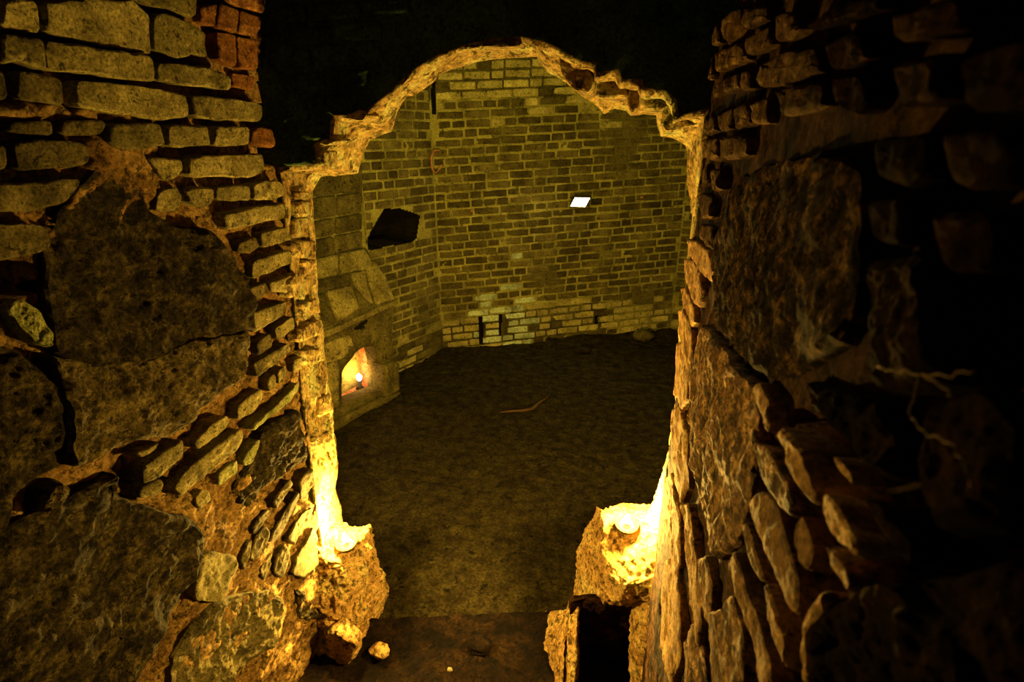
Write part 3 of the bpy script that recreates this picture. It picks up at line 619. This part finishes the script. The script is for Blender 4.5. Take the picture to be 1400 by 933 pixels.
# piers at either side of the opening
def G(rows): return [[onY(*c) for c in r] for r in rows]
pier_left = patch('pier', G([
    [(438, 690, 1.72), (455, 700, 1.72), (478, 718, 1.73), (495, 721, 1.75), (505, 719, 1.77), (508, 724, 1.9)],
    [(434, 724, 1.50), (448, 734, 1.58), (468, 742, 1.61), (488, 738, 1.65), (504, 726, 1.72), (508, 732, 1.9)],
    [(432, 752, 1.47), (450, 764, 1.49), (468, 772, 1.51), (486, 765, 1.57), (504, 742, 1.70), (508, 745, 1.9)],
    [(430, 790, 1.45), (453, 792, 1.47), (475, 788, 1.51), (496, 775, 1.59), (514, 768, 1.72), (517, 772, 1.9)],
    [(428, 825, 1.43), (458, 825, 1.46), (484, 820, 1.52), (506, 808, 1.61), (524, 802, 1.73), (527, 806, 1.9)],
    [(426, 860, 1.41), (458, 858, 1.44), (484, 855, 1.50), (504, 848, 1.58), (518, 846, 1.70), (521, 850, 1.9)],
    [(424, 895, 1.39), (456, 895, 1.42), (482, 895, 1.48), (500, 892, 1.55), (516, 886, 1.67), (519, 888, 1.85)],
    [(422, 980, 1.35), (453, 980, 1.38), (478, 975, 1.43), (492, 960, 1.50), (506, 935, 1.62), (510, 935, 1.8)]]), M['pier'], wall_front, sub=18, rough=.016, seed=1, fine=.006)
slab('stone', [(440, 866), (460, 861), (475, 873), (487, 885), (484, 905), (470, 915), (446, 900)], Plane((0, 1.41, 0), (1, 0, 0), (0, -1, 0)), M['pier'], wall_front, proud=.012, rough=.006, n=60, rings=10, bevel=.012)
pier_right = patch('pier', G([
    [(818, 694, 2.05), (822, 697, 1.86), (835, 692, 1.86), (862, 689, 1.86), (890, 689, 1.82), (912, 640, 1.70)],
    [(816, 700, 2.05), (821, 703, 1.80), (828, 705, 1.78), (860, 708, 1.78), (888, 706, 1.74), (912, 690, 1.60)],
    [(800, 725, 2.05), (810, 722, 1.88), (823, 722, 1.74), (858, 730, 1.70), (888, 728, 1.68), (912, 715, 1.55)],
    [(790, 755, 2.05), (800, 752, 1.88), (823, 760, 1.68), (856, 768, 1.62), (886, 765, 1.60), (912, 760, 1.52)],
    [(788, 785, 2.05), (796, 785, 1.86), (825, 790, 1.64), (856, 800, 1.55), (884, 796, 1.54), (912, 800, 1.50)],
    [(782, 815, 2.05), (792, 812, 1.84), (826, 818, 1.64), (850, 822, 1.57), (882, 822, 1.55), (910, 830, 1.49)],
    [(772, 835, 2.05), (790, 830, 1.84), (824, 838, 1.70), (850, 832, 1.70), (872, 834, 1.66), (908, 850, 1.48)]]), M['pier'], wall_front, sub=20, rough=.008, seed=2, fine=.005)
# the legs that flank the dark hollow under the right-hand lamp
patch('pier_leg', G([[(764, 840, 1.80), (774, 834, 1.72), (792, 830, 1.66), (802, 834, 1.85)], [(762, 870, 1.78), (772, 868, 1.64), (788, 866, 1.58), (794, 868, 1.85)], [(760, 905, 1.74), (769, 905, 1.58), (788, 902, 1.53), (793, 902, 1.8)], [(750, 955, 1.7), (762, 955, 1.52), (785, 950, 1.48), (790, 950, 1.75)]]), M['pier'], wall_front, sub=14, rough=.010, seed=3)
patch('pier_leg', G([[(858, 826, 1.80), (870, 820, 1.60), (892, 828, 1.52), (914, 835, 1.48)], [(858, 860, 1.80), (865, 862, 1.57), (890, 862, 1.50), (914, 868, 1.46)], [(858, 900, 1.78), (866, 900, 1.54), (890, 900, 1.48), (914, 905, 1.44)], [(856, 960, 1.75), (864, 960, 1.50), (890, 960, 1.44), (914, 960, 1.42)]]), M['pier'], wall_front, sub=14, rough=.012, seed=4)
patch('pier_leg', G([[(735, 846, 1.92), (752, 838, 1.88), (772, 834, 1.80), (785, 830, 1.72)], [(722, 875, 1.80), (745, 868, 1.74), (764, 868, 1.66), (776, 866, 1.62)], [(712, 910, 1.68), (738, 905, 1.64), (760, 905, 1.58), (772, 903, 1.56)], [(705, 960, 1.56), (730, 958, 1.52), (752, 955, 1.49), (768, 952, 1.48)]]), M['pier'], wall_front, sub=12, rough=.012, seed=6)
HP = Plane((0, 1.66, 0), (1, 0, 0), (0, -1, 0))
slab('hollow_back', [(778, 822), (872, 818), (872, 960), (778, 960)], HP, M['rock_shaded'], wall_front, proud=0, rough=.010, n=60, rings=14, depth=.03)

# ================================================================== CHAMBER
ZF = -.40
Wp = Vector((0, 0, 1))
cA0, cA1 = Vector((-2.30, 4.26, ZF)), Vector((-1.97, 5.10, ZF))
cC1 = Vector((.49, 6.22, ZF))
cD1 = cC1 + Vector((2.3, -.12, 0))
dB = Vector((.19, .76, 0)).normalized()           # direction of the fireplace wall
nB = Vector((dB.y, -dB.x, 0))
b1 = Vector((-2.03, 4.07, ZF))                    # foot of the fireplace front
b0 = b1 - nB * .30                                # plane of the wall above the hood

PALE_ZONES = [[(585, 50), (770, 50), (800, 118), (770, 140), (700, 122), (585, 138)], [(606, 448), (650, 436), (735, 422), (830, 412), (830, 452), (606, 478)], [(545, 475), (606, 448), (606, 490), (545, 515)]]  # zones of pale brick where the mortar is darker
def facing(U):
    n = Vector((U.y, -U.x, 0)).normalized()
    return n
def cwall(name, A, B, label, height=3.9, tau=0.0, holes=(), hole_depth=.35):
    U = (B - A).normalized(); pl = Plane(A, U, facing(U)); pl.V = Vector((0, 0, 1))
    ln = (B - A).length
    def hf(P):
        h = .006 * fbm(P, 5, 3) + .003 * fbm(P, 30, 2)
        if holes:
            x, y = proj(P)
            if any(inside(q, x, y) for q in holes): h -= hole_depth
        return h
    o = sheet(name, pl, 0, ln, -.05, height, .014 if holes else .035, hf, M['cmortar'], deep=(-.03, M['void']) if holes else None)
    while len(o.data.materials) < 3: o.data.materials.append(M['cmortar_dark'])
    for p in o.data.polygons:
        if p.material_index == 0:
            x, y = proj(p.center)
            if any(inside(q, x, y) for q in PALE_ZONES): p.material_index = 2
    tag(o, label, 'wall', kind='structure')
    return o, pl, ln

# unit bricks, a few shapes per material
UNIT = {}
def unit(mk, k):
    if (mk, k) in UNIT: return UNIT[mk, k]
    rr = random.Random(k * 31 + 5)
    b = .10
    V, Fc = [], []
    def ring(ix, iy, z):
        return [(sx * (.5 - ix) + rr.uniform(-.012, .012), sy * (.5 - iy) + rr.uniform(-.03, .03), z) for sx, sy in ((-1, -1), (-.33, -1.05), (.33, -1.05), (1, -1), (1, 1), (.33, 1.05), (-.33, 1.05), (-1, 1))]
    for ix, iy, z in ((0, 0, -1), (0, 0, .1), (.03, .12, .75)): V += ring(ix, iy, z)
    for r in range(2):
        for i in range(8):
            a, c = r * 8 + i, r * 8 + (i + 1) % 8; Fc.append((a, c, c + 8, a + 8))
    Fc += [(16, 17, 22, 23), (17, 18, 21, 22), (18, 19, 20, 21)]
    me = bpy.data.meshes.new('brick_' + mk); me.from_pydata(V, [], Fc); me.update(); me.materials.append(M[mk])
    UNIT[mk, k] = me; return me

def pick_mat(x, y):  # brick tone by zone across the chamber wall
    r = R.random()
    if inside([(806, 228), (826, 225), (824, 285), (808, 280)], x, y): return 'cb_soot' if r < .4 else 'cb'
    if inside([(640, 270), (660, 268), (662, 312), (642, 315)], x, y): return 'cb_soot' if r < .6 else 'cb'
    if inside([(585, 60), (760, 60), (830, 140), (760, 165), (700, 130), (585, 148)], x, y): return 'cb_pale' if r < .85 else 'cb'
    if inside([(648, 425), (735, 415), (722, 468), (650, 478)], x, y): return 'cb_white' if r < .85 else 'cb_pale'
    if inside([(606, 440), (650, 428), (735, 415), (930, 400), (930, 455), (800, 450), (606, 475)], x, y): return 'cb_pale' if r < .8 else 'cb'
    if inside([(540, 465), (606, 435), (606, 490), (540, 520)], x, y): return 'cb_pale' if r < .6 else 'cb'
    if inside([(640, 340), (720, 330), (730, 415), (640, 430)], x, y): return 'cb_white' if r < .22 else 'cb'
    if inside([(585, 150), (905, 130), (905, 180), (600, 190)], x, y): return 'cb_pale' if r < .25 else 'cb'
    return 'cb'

def lay(wall, pl, ln, tau, skip=(), slots=(), ch=.083, vmax=3.1, limit=300):
    todo = []
    cuts = []
    for q in slots:
        e = [pl.uv(x, y) for x, y in q]; cuts.append((min(k[0] for k in e), max(k[0] for k in e), min(k[1] for k in e), max(k[1] for k in e)))
    row = -6
    while True:
        v0 = row * ch + .02
        if v0 > vmax: break
        u = -R.uniform(0, .2)
        while u < ln:
            L = R.choice((.225, .225, .235, .11, .115)) * R.uniform(.94, 1.06)
            a, b = max(u, .012), min(u + L, ln - .012)
            for s0, s1, t0, t1 in cuts:
                vv = v0 + tau * (a + b) / 2 + ch / 2
                if t0 < vv < t1 and a < s1 and b > s0:
                    if s0 - a > b - s1: b = s0
                    else: a = s1
            if b - a > .05:
                uc = (a + b) / 2; v = v0 + tau * uc + ch / 2
                P = pl.P(uc, v)
                if v > -.03 and v < vmax:
                    x, y = proj(P)
                    ends = [(x, y), proj(pl.P(a + .01, v)), proj(pl.P(b - .01, v))]
                    if not any(inside(q, *e) for q in skip for e in ends):
                        todo.append((uc, v, b - a, x, y))
            u += L + .019
        row += 1
    def vis(t): return 425 < t[3] < 950 and 70 < t[4] < 500
    todo.sort(key=lambda t: (not vis(t), -t[2]))
    X, Y, Z = pl.U + pl.V * tau, pl.V, pl.N
    SV, SF, SM = [], [], []
    names = ['cb', 'cb_pale', 'cb_white', 'cb_soot']
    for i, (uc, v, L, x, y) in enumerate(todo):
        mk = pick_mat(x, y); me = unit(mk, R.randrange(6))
        hh = (ch - .020) * R.uniform(.88, 1.06); dp = R.uniform(.006, .011)
        c = pl.P(uc, v)
        mx = Matrix(((X.x * L, Y.x * hh, Z.x * dp, c.x), (X.y * L, Y.y * hh, Z.y * dp, c.y), (X.z * L, Y.z * hh, Z.z * dp, c.z), (0, 0, 0, 1)))
        if i < limit and vis((0, 0, 0, x, y)):
            o = bpy.data.objects.new('brick', me); COL.objects.link(o); o.parent = wall; o.matrix_world = mx
        else:
            n0 = len(SV); SV += [mx @ vv.co for vv in me.vertices]
            for p in me.polygons: SF.append([n0 + q for q in p.vertices]); SM.append(names.index(mk))
    if SV:
        o = link('brickwork', SV, SF, None, wall, smooth=False)
        for nme in names: o.data.materials.append(M[nme])
        o.data.polygons.foreach_set('material_index', SM)
        o['kind'] = 'stuff'

HOLE = [(500, 341), (506, 322), (520, 296), (526, 287), (545, 286), (562, 291), (573, 296), (571, 312), (569, 325), (560, 333), (545, 334), (528, 336), (512, 342)]
wall_bl, plA, lnA = cwall('wall_back_left', cA0, cA1, 'left bay of chamber brick wall with a dark ragged hole beside the chimney', holes=[HOLE])
lay(wall_bl, plA, lnA, .0, skip=[HOLE, [(600, 440), (606, 438), (608, 480), (600, 480)]], ch=.083)
SLOTS = [[(655, 434), (660, 433), (660, 470), (655, 471)], [(682, 430), (685, 430), (685, 458), (682, 458)], [(814, 428), (817, 428), (817, 446), (814, 446)], [(591, 114), (595, 112), (595, 156), (591, 157)]]
wall_b, plC, lnC = cwall('wall_back', cA1, cC1, 'middle bay of chamber brick wall that carries the floodlight', holes=SLOTS, hole_depth=.05)
lay(wall_b, plC, lnC, .055, slots=SLOTS)
wall_br, plD, lnD = cwall('wall_back_right', cC1, cD1, 'right bay of chamber brick wall behind the right jamb')
lay(wall_br, plD, lnD, -.01, vmax=3.0)
# the wall of large squared blocks above the fireplace hood
B0 = Plane(b0, dB, nB); B0.V = Vector((0, 0, 1))
uA = (cA0 - b0).dot(dB)
wall_fp = sheet('wall_chimney', B0, -2.6, uA + .02, -.1, 3.9, .05, lambda P: -.02 + .006 * fbm(P, 5, 3), M['cmortar'])
tag(wall_fp, 'chamber wall of large squared stone blocks above the fireplace', 'wall', kind='structure')
ys = [(236, 224), (270, 262), (302, 290), (328, 314), (356, 338)]
for r in range(4):
    x = 395.0
    while x < 497:
        wd = R.uniform(28, 42); x2 = min(x + wd, 497)
        if 497 - x2 < 12: x2 = 497
        f = lambda xx, k: ys[k][0] + (ys[k][1] - ys[k][0]) * (xx - 430) / 70
        slab('block', [(x + 1, f(x + 1, r) + 1), (x2 - 1, f(x2 - 1, r) + 1), (x2 - 1, f(x2 - 1, r + 1) - 1), (x + 1, f(x + 1, r + 1) - 1)], B0, M['cstone_d'], wall_fp, proud=.005, rough=.004, n=28, rings=3, bevel=.012, depth=.03)
        x = x2
for r in range(6):
    pass

# chamber floor: trodden earth over low brick ridges
FP = Plane((-2.6, 1.66, ZF), (1, 0, 0), (0, 0, 1)); FP.V = Vector((0, 1, 0))
def fh(P):
    rid = .010 * noise.noise(Vector((P.x * 5, P.y * 22, 0))) + .008 * noise.noise(Vector((P.x * 9, P.y * 40, 4)))
    h = rid + .016 * fbm(P, 2.2, 4) + .005 * fbm(P, 16, 3)
    d = (P - cA1).dot(facing(cC1 - cA1))
    h += .10 * max(0, 1 - max(d, 0) / .35) ** 2 * (1 if P.x > -.9 else .35) * (.7 + .6 * noise.noise(Vector((P.x * 3, 2, 2))))
    return h
floor_c = sheet('floor', FP, -.3, 5.2, 0, 4.7, .019, fh, M['floor'])
tag(floor_c, 'uneven brown earth floor of the round chamber', 'floor', kind='structure')
CC = Plane((-.2, 4, 3.4), (1, 0, 0), (0, 0, -1)); CC.V = Vector((0, 1, 0))
ceil_c = sheet('ceiling_chamber', CC, -3.2, 3.2, -2.3, 2.6, .3, lambda P: .02 * fbm(P, 2, 2), M['cb'])
tag(ceil_c, 'brick roof of the chamber', 'ceiling', kind='structure')
SRp = Plane(cD1, Vector((0, -1, 0)), Vector((-1, 0, 0))); SRp.V = Vector((0, 0, 1))
wsr = sheet('wall_chamber_right', SRp, 0, 4.4, -.05, 3.9, .2, lambda P: .01 * fbm(P, 2, 2), M['cb'])
tag(wsr, 'right side of the chamber behind the passage wall', 'wall', kind='structure')

# ---------------------------------------------------------------- fireplace
B1 = Plane(b1, dB, nB); B1.V = Vector((0, 0, 1))
fire = empty('fireplace', tuple(b1 - dB * .5), 'stone fireplace with a sloping hood and a glowing arched mouth', 'fireplace')
def fpart(o): return reparent(o, fire)
# hood: blocks on the sloping face between the mantel and the wall above
def B0p(x, y): return B0.P(*B0.uv(x, y))
def B1p(x, y, off=0): return B1.P(*B1.uv(x, y, off), off)
hTL, hTR, hBR, hBL = B0p(400, 358), B0p(500, 339), B1p(541, 411, .02), B1p(400, 474, .02)
hn = (hTR - hBL).cross(hBR - hTL).normalized()
if hn.dot(CAM - hTR) < 0: hn = -hn
HB = Plane(hBR, (hBR - hBL), hn)
for poly, mk in [([(400, 362), (427, 354), (463, 347), (464, 374), (436, 381), (400, 386)], 'cstone'), ([(465, 346), (499, 340), (507, 352), (512, 366), (466, 373)], 'cstone'),
             ([(400, 388), (431, 383), (478, 374), (482, 389), (446, 397), (400, 410)], 'cstone_d'), ([(480, 373), (500, 369), (504, 395), (512, 414), (500, 419), (486, 390)], 'cstone'), ([(501, 357), (513, 357), (527, 376), (536, 398), (541, 409), (514, 416), (505, 385)], 'cstone'),
             ([(400, 412), (446, 399), (452, 420), (462, 440), (430, 452), (400, 462)], 'cstone_d'), ([(448, 397), (482, 390), (492, 421), (474, 433), (463, 439), (456, 420)], 'cstone'), ([(484, 391), (497, 404), (511, 418), (494, 423)], 'cstone_d')]:
    fpart(slab('hood_block', poly, HB, M[mk], None, proud=.012, rough=.005, n=30, rings=4, bevel=.012, depth=.05))
fpart(link('hood_core', [hTL, hTR, hBR, hBL, hTL - nB * .06, hTR - nB * .06, hBR - nB * .33, hBL - nB * .33], [(0, 1, 2, 3), (1, 5, 6, 2), (4, 5, 1, 0)], M['cstone_d'], None, smooth=False))
# mantel strip
fpart(slab('mantel', [(400, 473), (465, 445), (541, 411), (542, 417), (466, 453), (400, 482)], B1, M['cstone'], None, proud=.035, rough=.004, n=50, rings=3, bevel=.01, depth=.10))
# surround with the arched mouth
mouth = [(467, 557), (467, 530), (468, 510), (475, 497), (486, 482), (497, 475), (510, 474), (519, 479), (523, 496), (524, 515), (524, 534), (496, 545)]
outer_px = [(400, 640), (400, 560), (400, 515), (400, 480), (440, 460), (470, 447), (505, 432), (536, 420), (537, 460), (537, 500), (537, 535), (470, 584)]
mu = [Vector((*B1.uv(*q), 0)) for q in mouth]; ou = [Vector((*B1.uv(*q), 0)) for q in outer_px]
V, Fc = [], []
def densify(a, k): 
    o = []
    for i in range(len(a)):
        for j in range(k): o.append(a[i].lerp(a[(i + 1) % len(a)], j / k))
    return o
mu, ou = densify(mu, 5), densify(ou, 5)
nm = len(mu); rg = []
for j in range(9): rg.append(([ou[i].lerp(mu[i], j / 8) for i in range(nm)], 0))
rg.append((mu, -.18))
for lp, h in rg:
    for p in lp:
        P = B1.P(p.x, p.y); V.append(P + nB * (h + (.012 * fbm(P, 6, 4) + .004 * fbm(P, 25, 3)) * (h == 0)))
for r in range(len(rg) - 1):
    for i in range(nm): Fc.append((r * nm + i, r * nm + (i + 1) % nm, (r + 1) * nm + (i + 1) % nm, (r + 1) * nm + i))
fpart(link('surround', V, Fc, M['cstone_d'], None))
fpart(slab('jamb_stone', [(527, 500), (544, 494), (547, 515), (547, 534), (528, 546)], B1, M['cstone_d'], None, proud=.05, rough=.006, n=34, rings=5, bevel=.02, depth=.1))
fpart(slab('jamb_stone', [(446, 500), (464, 492), (466, 508), (464, 556), (448, 566)], B1, M['cstone'], None, proud=.02, rough=.006, n=34, rings=5, bevel=.02, depth=.05))
fpart(slab('jamb_stone', [(444, 470), (480, 458), (486, 474), (470, 492), (447, 498)], B1, M['cstone'], None, proud=.014, rough=.006, n=34, rings=5, bevel=.02, depth=.05))
fpart(slab('jamb_stone', [(505, 445), (533, 430), (534, 470), (528, 496), (524, 480), (508, 470)], B1, M['cstone_d'], None, proud=.012, rough=.006, n=34, rings=5, bevel=.02, depth=.05))
fpart(slab('hearth_kerb', [(430, 600), (467, 572), (528, 542), (552, 536), (548, 545), (500, 566), (440, 604)], B1, M['cstone_d'], None, proud=.05, rough=.006, n=50, rings=4, bevel=.02, depth=.1))
slot = fpart(slab('smoke_slot', [(484, 448), (500, 436), (508, 439), (506, 448), (490, 456), (482, 456)], B1, M['void'], None, proud=.002, rough=.002, n=30, rings=3, bevel=.004, depth=.02))
# firebox: five faces of orange brick seen through the mouth
um = [p.x for p in mu]; vm_ = [p.y for p in mu]
ua, ub, va, vb = min(um) - .06, max(um) + .06, min(vm_) - .03, max(vm_) + .08
def Q(u, v, h): return B1.P(u, v, h)
dpt = -.62
V = [Q(ua, va, -.1), Q(ub, va, -.1), Q(ub, vb, -.1), Q(ua, vb, -.1), Q(ua, va, dpt), Q(ub, va, dpt), Q(ub, vb, dpt), Q(ua, vb, dpt)]
fpart(link('firebox', V, [(0, 1, 5, 4), (1, 2, 6, 5), (2, 3, 7, 6), (3, 0, 4, 7), (4, 5, 6, 7)], M['fire'], None, smooth=False))
BK = Plane(B1.P(0, 0, dpt), dB, nB); BK.V = Vector((0, 0, 1))
for r in range(5):
    u = ua + R.uniform(-.1, 0)
    while u < ub:
        a, b = max(u, ua + .01), min(u + .2, ub - .01)
        v0 = va + r * .14
        if b - a > .06 and v0 + .12 < vb:
            fpart(slab('brick', None, BK, M['fire'], None, proud=.02, rough=.003, n=20, rings=2, bevel=.01, depth=.02, uvpoly=[(a, v0), (b - .012, v0), (b - .012, v0 + .126), (a, v0 + .126)]))
        u += .2
# bulb on the firebox floor
bp = Q(-.25, va + .14, -.22)
blamp = empty('hearth_lamp', tuple(bp - Vector((0, 0, .12))), 'small bright bulb lamp burning inside the fireplace mouth', 'lamp')
lathe('base', [(.035, 0), (.04, .01), (.02, .03), (.012, .08)], M['metal'], blamp)
lathe('bulb', [(.006, .08), (.016, .09), (.024, .11), (.022, .13), (.010, .145), (.001, .148)], M['lampglass'], blamp, seg=20)
light('hearth_light', 'POINT', bp + Vector((0, 0, .06)), 4.5, (1, .46, .10), shadow_soft_size=.02)

# ---------------------------------------------------------------- floodlight on the back wall
fl = plC.P(*plC.uv(793, 277, .14), .14)
flood = empty('floodlight', tuple(fl - plC.N * .14), 'lit halogen floodlight bracketed on the chamber brick wall', 'floodlight')
nf = (Vector((-.3, 0, .4)) - fl).normalized(); rt = Vector((0, 0, 1)).cross(nf).normalized(); up_ = nf.cross(rt)
def boxp(name, c, hx, hy, hz, m, shear=0):
    V = []
    for sx in (-1, 1):
        for sy in (-1, 1):
            for sz in (-1, 1): V.append(c + rt * (sx * hx + shear * sy * hy) + up_ * (sy * hy) + nf * (sz * hz))
    o = link(name, V, [(0, 1, 3, 2), (4, 6, 7, 5), (0, 4, 5, 1), (2, 3, 7, 6), (0, 2, 6, 4), (1, 5, 7, 3)], m, None, smooth=False)
    bv = o.modifiers.new('b', 'BEVEL'); bv.width = .006; bv.segments = 2
    return reparent(o, flood)
boxp('housing', fl - nf * .05, .085, .052, .035, M['metal'], .5)
boxp('lens', fl - nf * .012, .074, .044, .004, M['lampglass'], .5)
for s in (-1, 1): boxp('bracket', fl - nf * .07 + rt * s * .09 - up_ * .02, .006, .05, .05, M['metal'])
boxp('mount', fl - nf * .12 - up_ * .05, .09, .012, .03, M['metal'])
ll = light('flood_beam', 'AREA', fl + nf * .01, 12, (1, .72, .2), shape='RECTANGLE', size=.14, size_y=.08)
aim(ll, fl + nf)

# ---------------------------------------------------------------- small things on the back walls and floor
hk = [(600, 205), (593, 206), (590, 214), (590, 226), (591, 233), (596, 236), (601, 231), (603, 225)]
hpts = [plC.P(*plC.uv(x, y, .035), .035) for x, y in hk]
if True:
    hpts = [(plA if x < 596 and False else plC).P(*plC.uv(x, y, .035), .035) for x, y in hk]
o = tube('wall_hook', [hpts[0] - plC.N * .05] + hpts, .011, M['copper'])
tag(o, 'pinkish curled metal hook fixed high on the chamber brick wall', 'hook')
for (x, y), lb in [((645, 288), 'small rust-red peg beside sooty patch on the chamber wall'), ((877, 270), 'small rust-red peg to the floodlight\'s right on the chamber wall')]:
    c = plC.P(*plC.uv(x, y, .02), .02)
    o = tube('wall_peg', [c - plC.N * .03, c - plC.N * .004, c + plC.N * .012, c + plC.N * .02], [.012, .014, .016, .010], M['copper'])
    tag(o, lb, 'peg', 'rusty pegs in the chamber wall')
def floorpt(x, y, lift=.0): 
    p = onZ(x, y, ZF); p.z += fh(Vector((p.x, p.y, ZF))) + lift; return p
tw = [floorpt(x, y, .012) for x, y in [(684, 566), (700, 564), (716, 563), (728, 560), (736, 553), (744, 546), (752, 541)]]
o = tube('twig', tw, [.006, .010, .013, .015, .013, .009, .005], M['root']); tag(o, 'thin bent twig lying alone on the chamber floor', 'twig')
def pebble(x, y, z, r, m, lb):
    c = onZ(x, y, z); V, Fc = [], []
    NU, NV = 14, 9
    for j in range(NV + 1):
        th = math.pi * j / NV
        for i in range(NU):
            a = 2 * math.pi * i / NU
            d = Vector((math.sin(th) * math.cos(a) * 1.3, math.sin(th) * math.sin(a), math.cos(th) * .7))
            V.append(c + d * r * (1 + .35 * noise.noise(d * 1.7 + c * 9)) + Vector((0, 0, r * .35)))
    for j in range(NV):
        for i in range(NU):
            Fc.append((j * NU + i, j * NU + (i + 1) % NU, (j + 1) * NU + (i + 1) % NU, (j + 1) * NU + i))
    o = link('stone_chunk', V, Fc, M[m]); tag(o, lb, 'stone', 'loose stones on the ground'); return o
pebble(655, 886, -.30, .045, 'earth', 'fist-sized earthy stone in the middle of the threshold')
pebble(519, 893, -.29, .035, 'pier', 'small ochre stone at the foot of the left pier')
pebble(615, 917, -.30, .010, 'wax', 'tiny pale chip glinting on the threshold earth')
pebble(800, 480, ZF + .02, .05, 'floor', 'low brown stone at the foot of the chamber wall')
pebble(880, 462, ZF + .05, .09, 'cstone_d', 'rounded mossy boulder against the foot of the chamber wall')

# ---------------------------------------------------------------- the two bowl lamps on the piers
def bowl_lamp(P, label, power, color, lean):
    root = empty('bowl_lamp', tuple(P), label, 'lamp', 'bowl lamps on the two piers')
    prof = [(.020, -.022), (.034, -.016), (.043, -.002), (.046, .012), (.043, .013), (.038, .002), (.030, -.006), (.001, -.008)]
    lathe('bowl', prof, M['clay'], root)
    lathe('wax', [(.001, -.007), (.031, -.004), (.032, -.002), (.001, -.001)], M['wax'], root)
    lathe('wick', [(.0025, -.003), (.0025, .012), (.001, .014)], M['metal'], root, seg=8)
    lathe('flame', [(.001, .010), (.008, .016), (.013, .026), (.012, .038), (.007, .054), (.001, .068)], M['flame'], root, seg=16)
    root.rotation_euler = lean
    light('bowl_light', 'POINT', P + Vector((0, -.012, .11)), power, color, shadow_soft_size=.022)
    return root
bowl_lamp(onY(857, 718, 1.71), 'round clay bowl lamp burning on the pier against the right wall', 160, (1, .60, .10), (math.radians(14), 0, 0))
bowl_lamp(onY(474, 744, 1.575), 'round clay bowl lamp burning on the pier against the left wall', 125, (1, .60, .10), (math.radians(10), 0, 0))
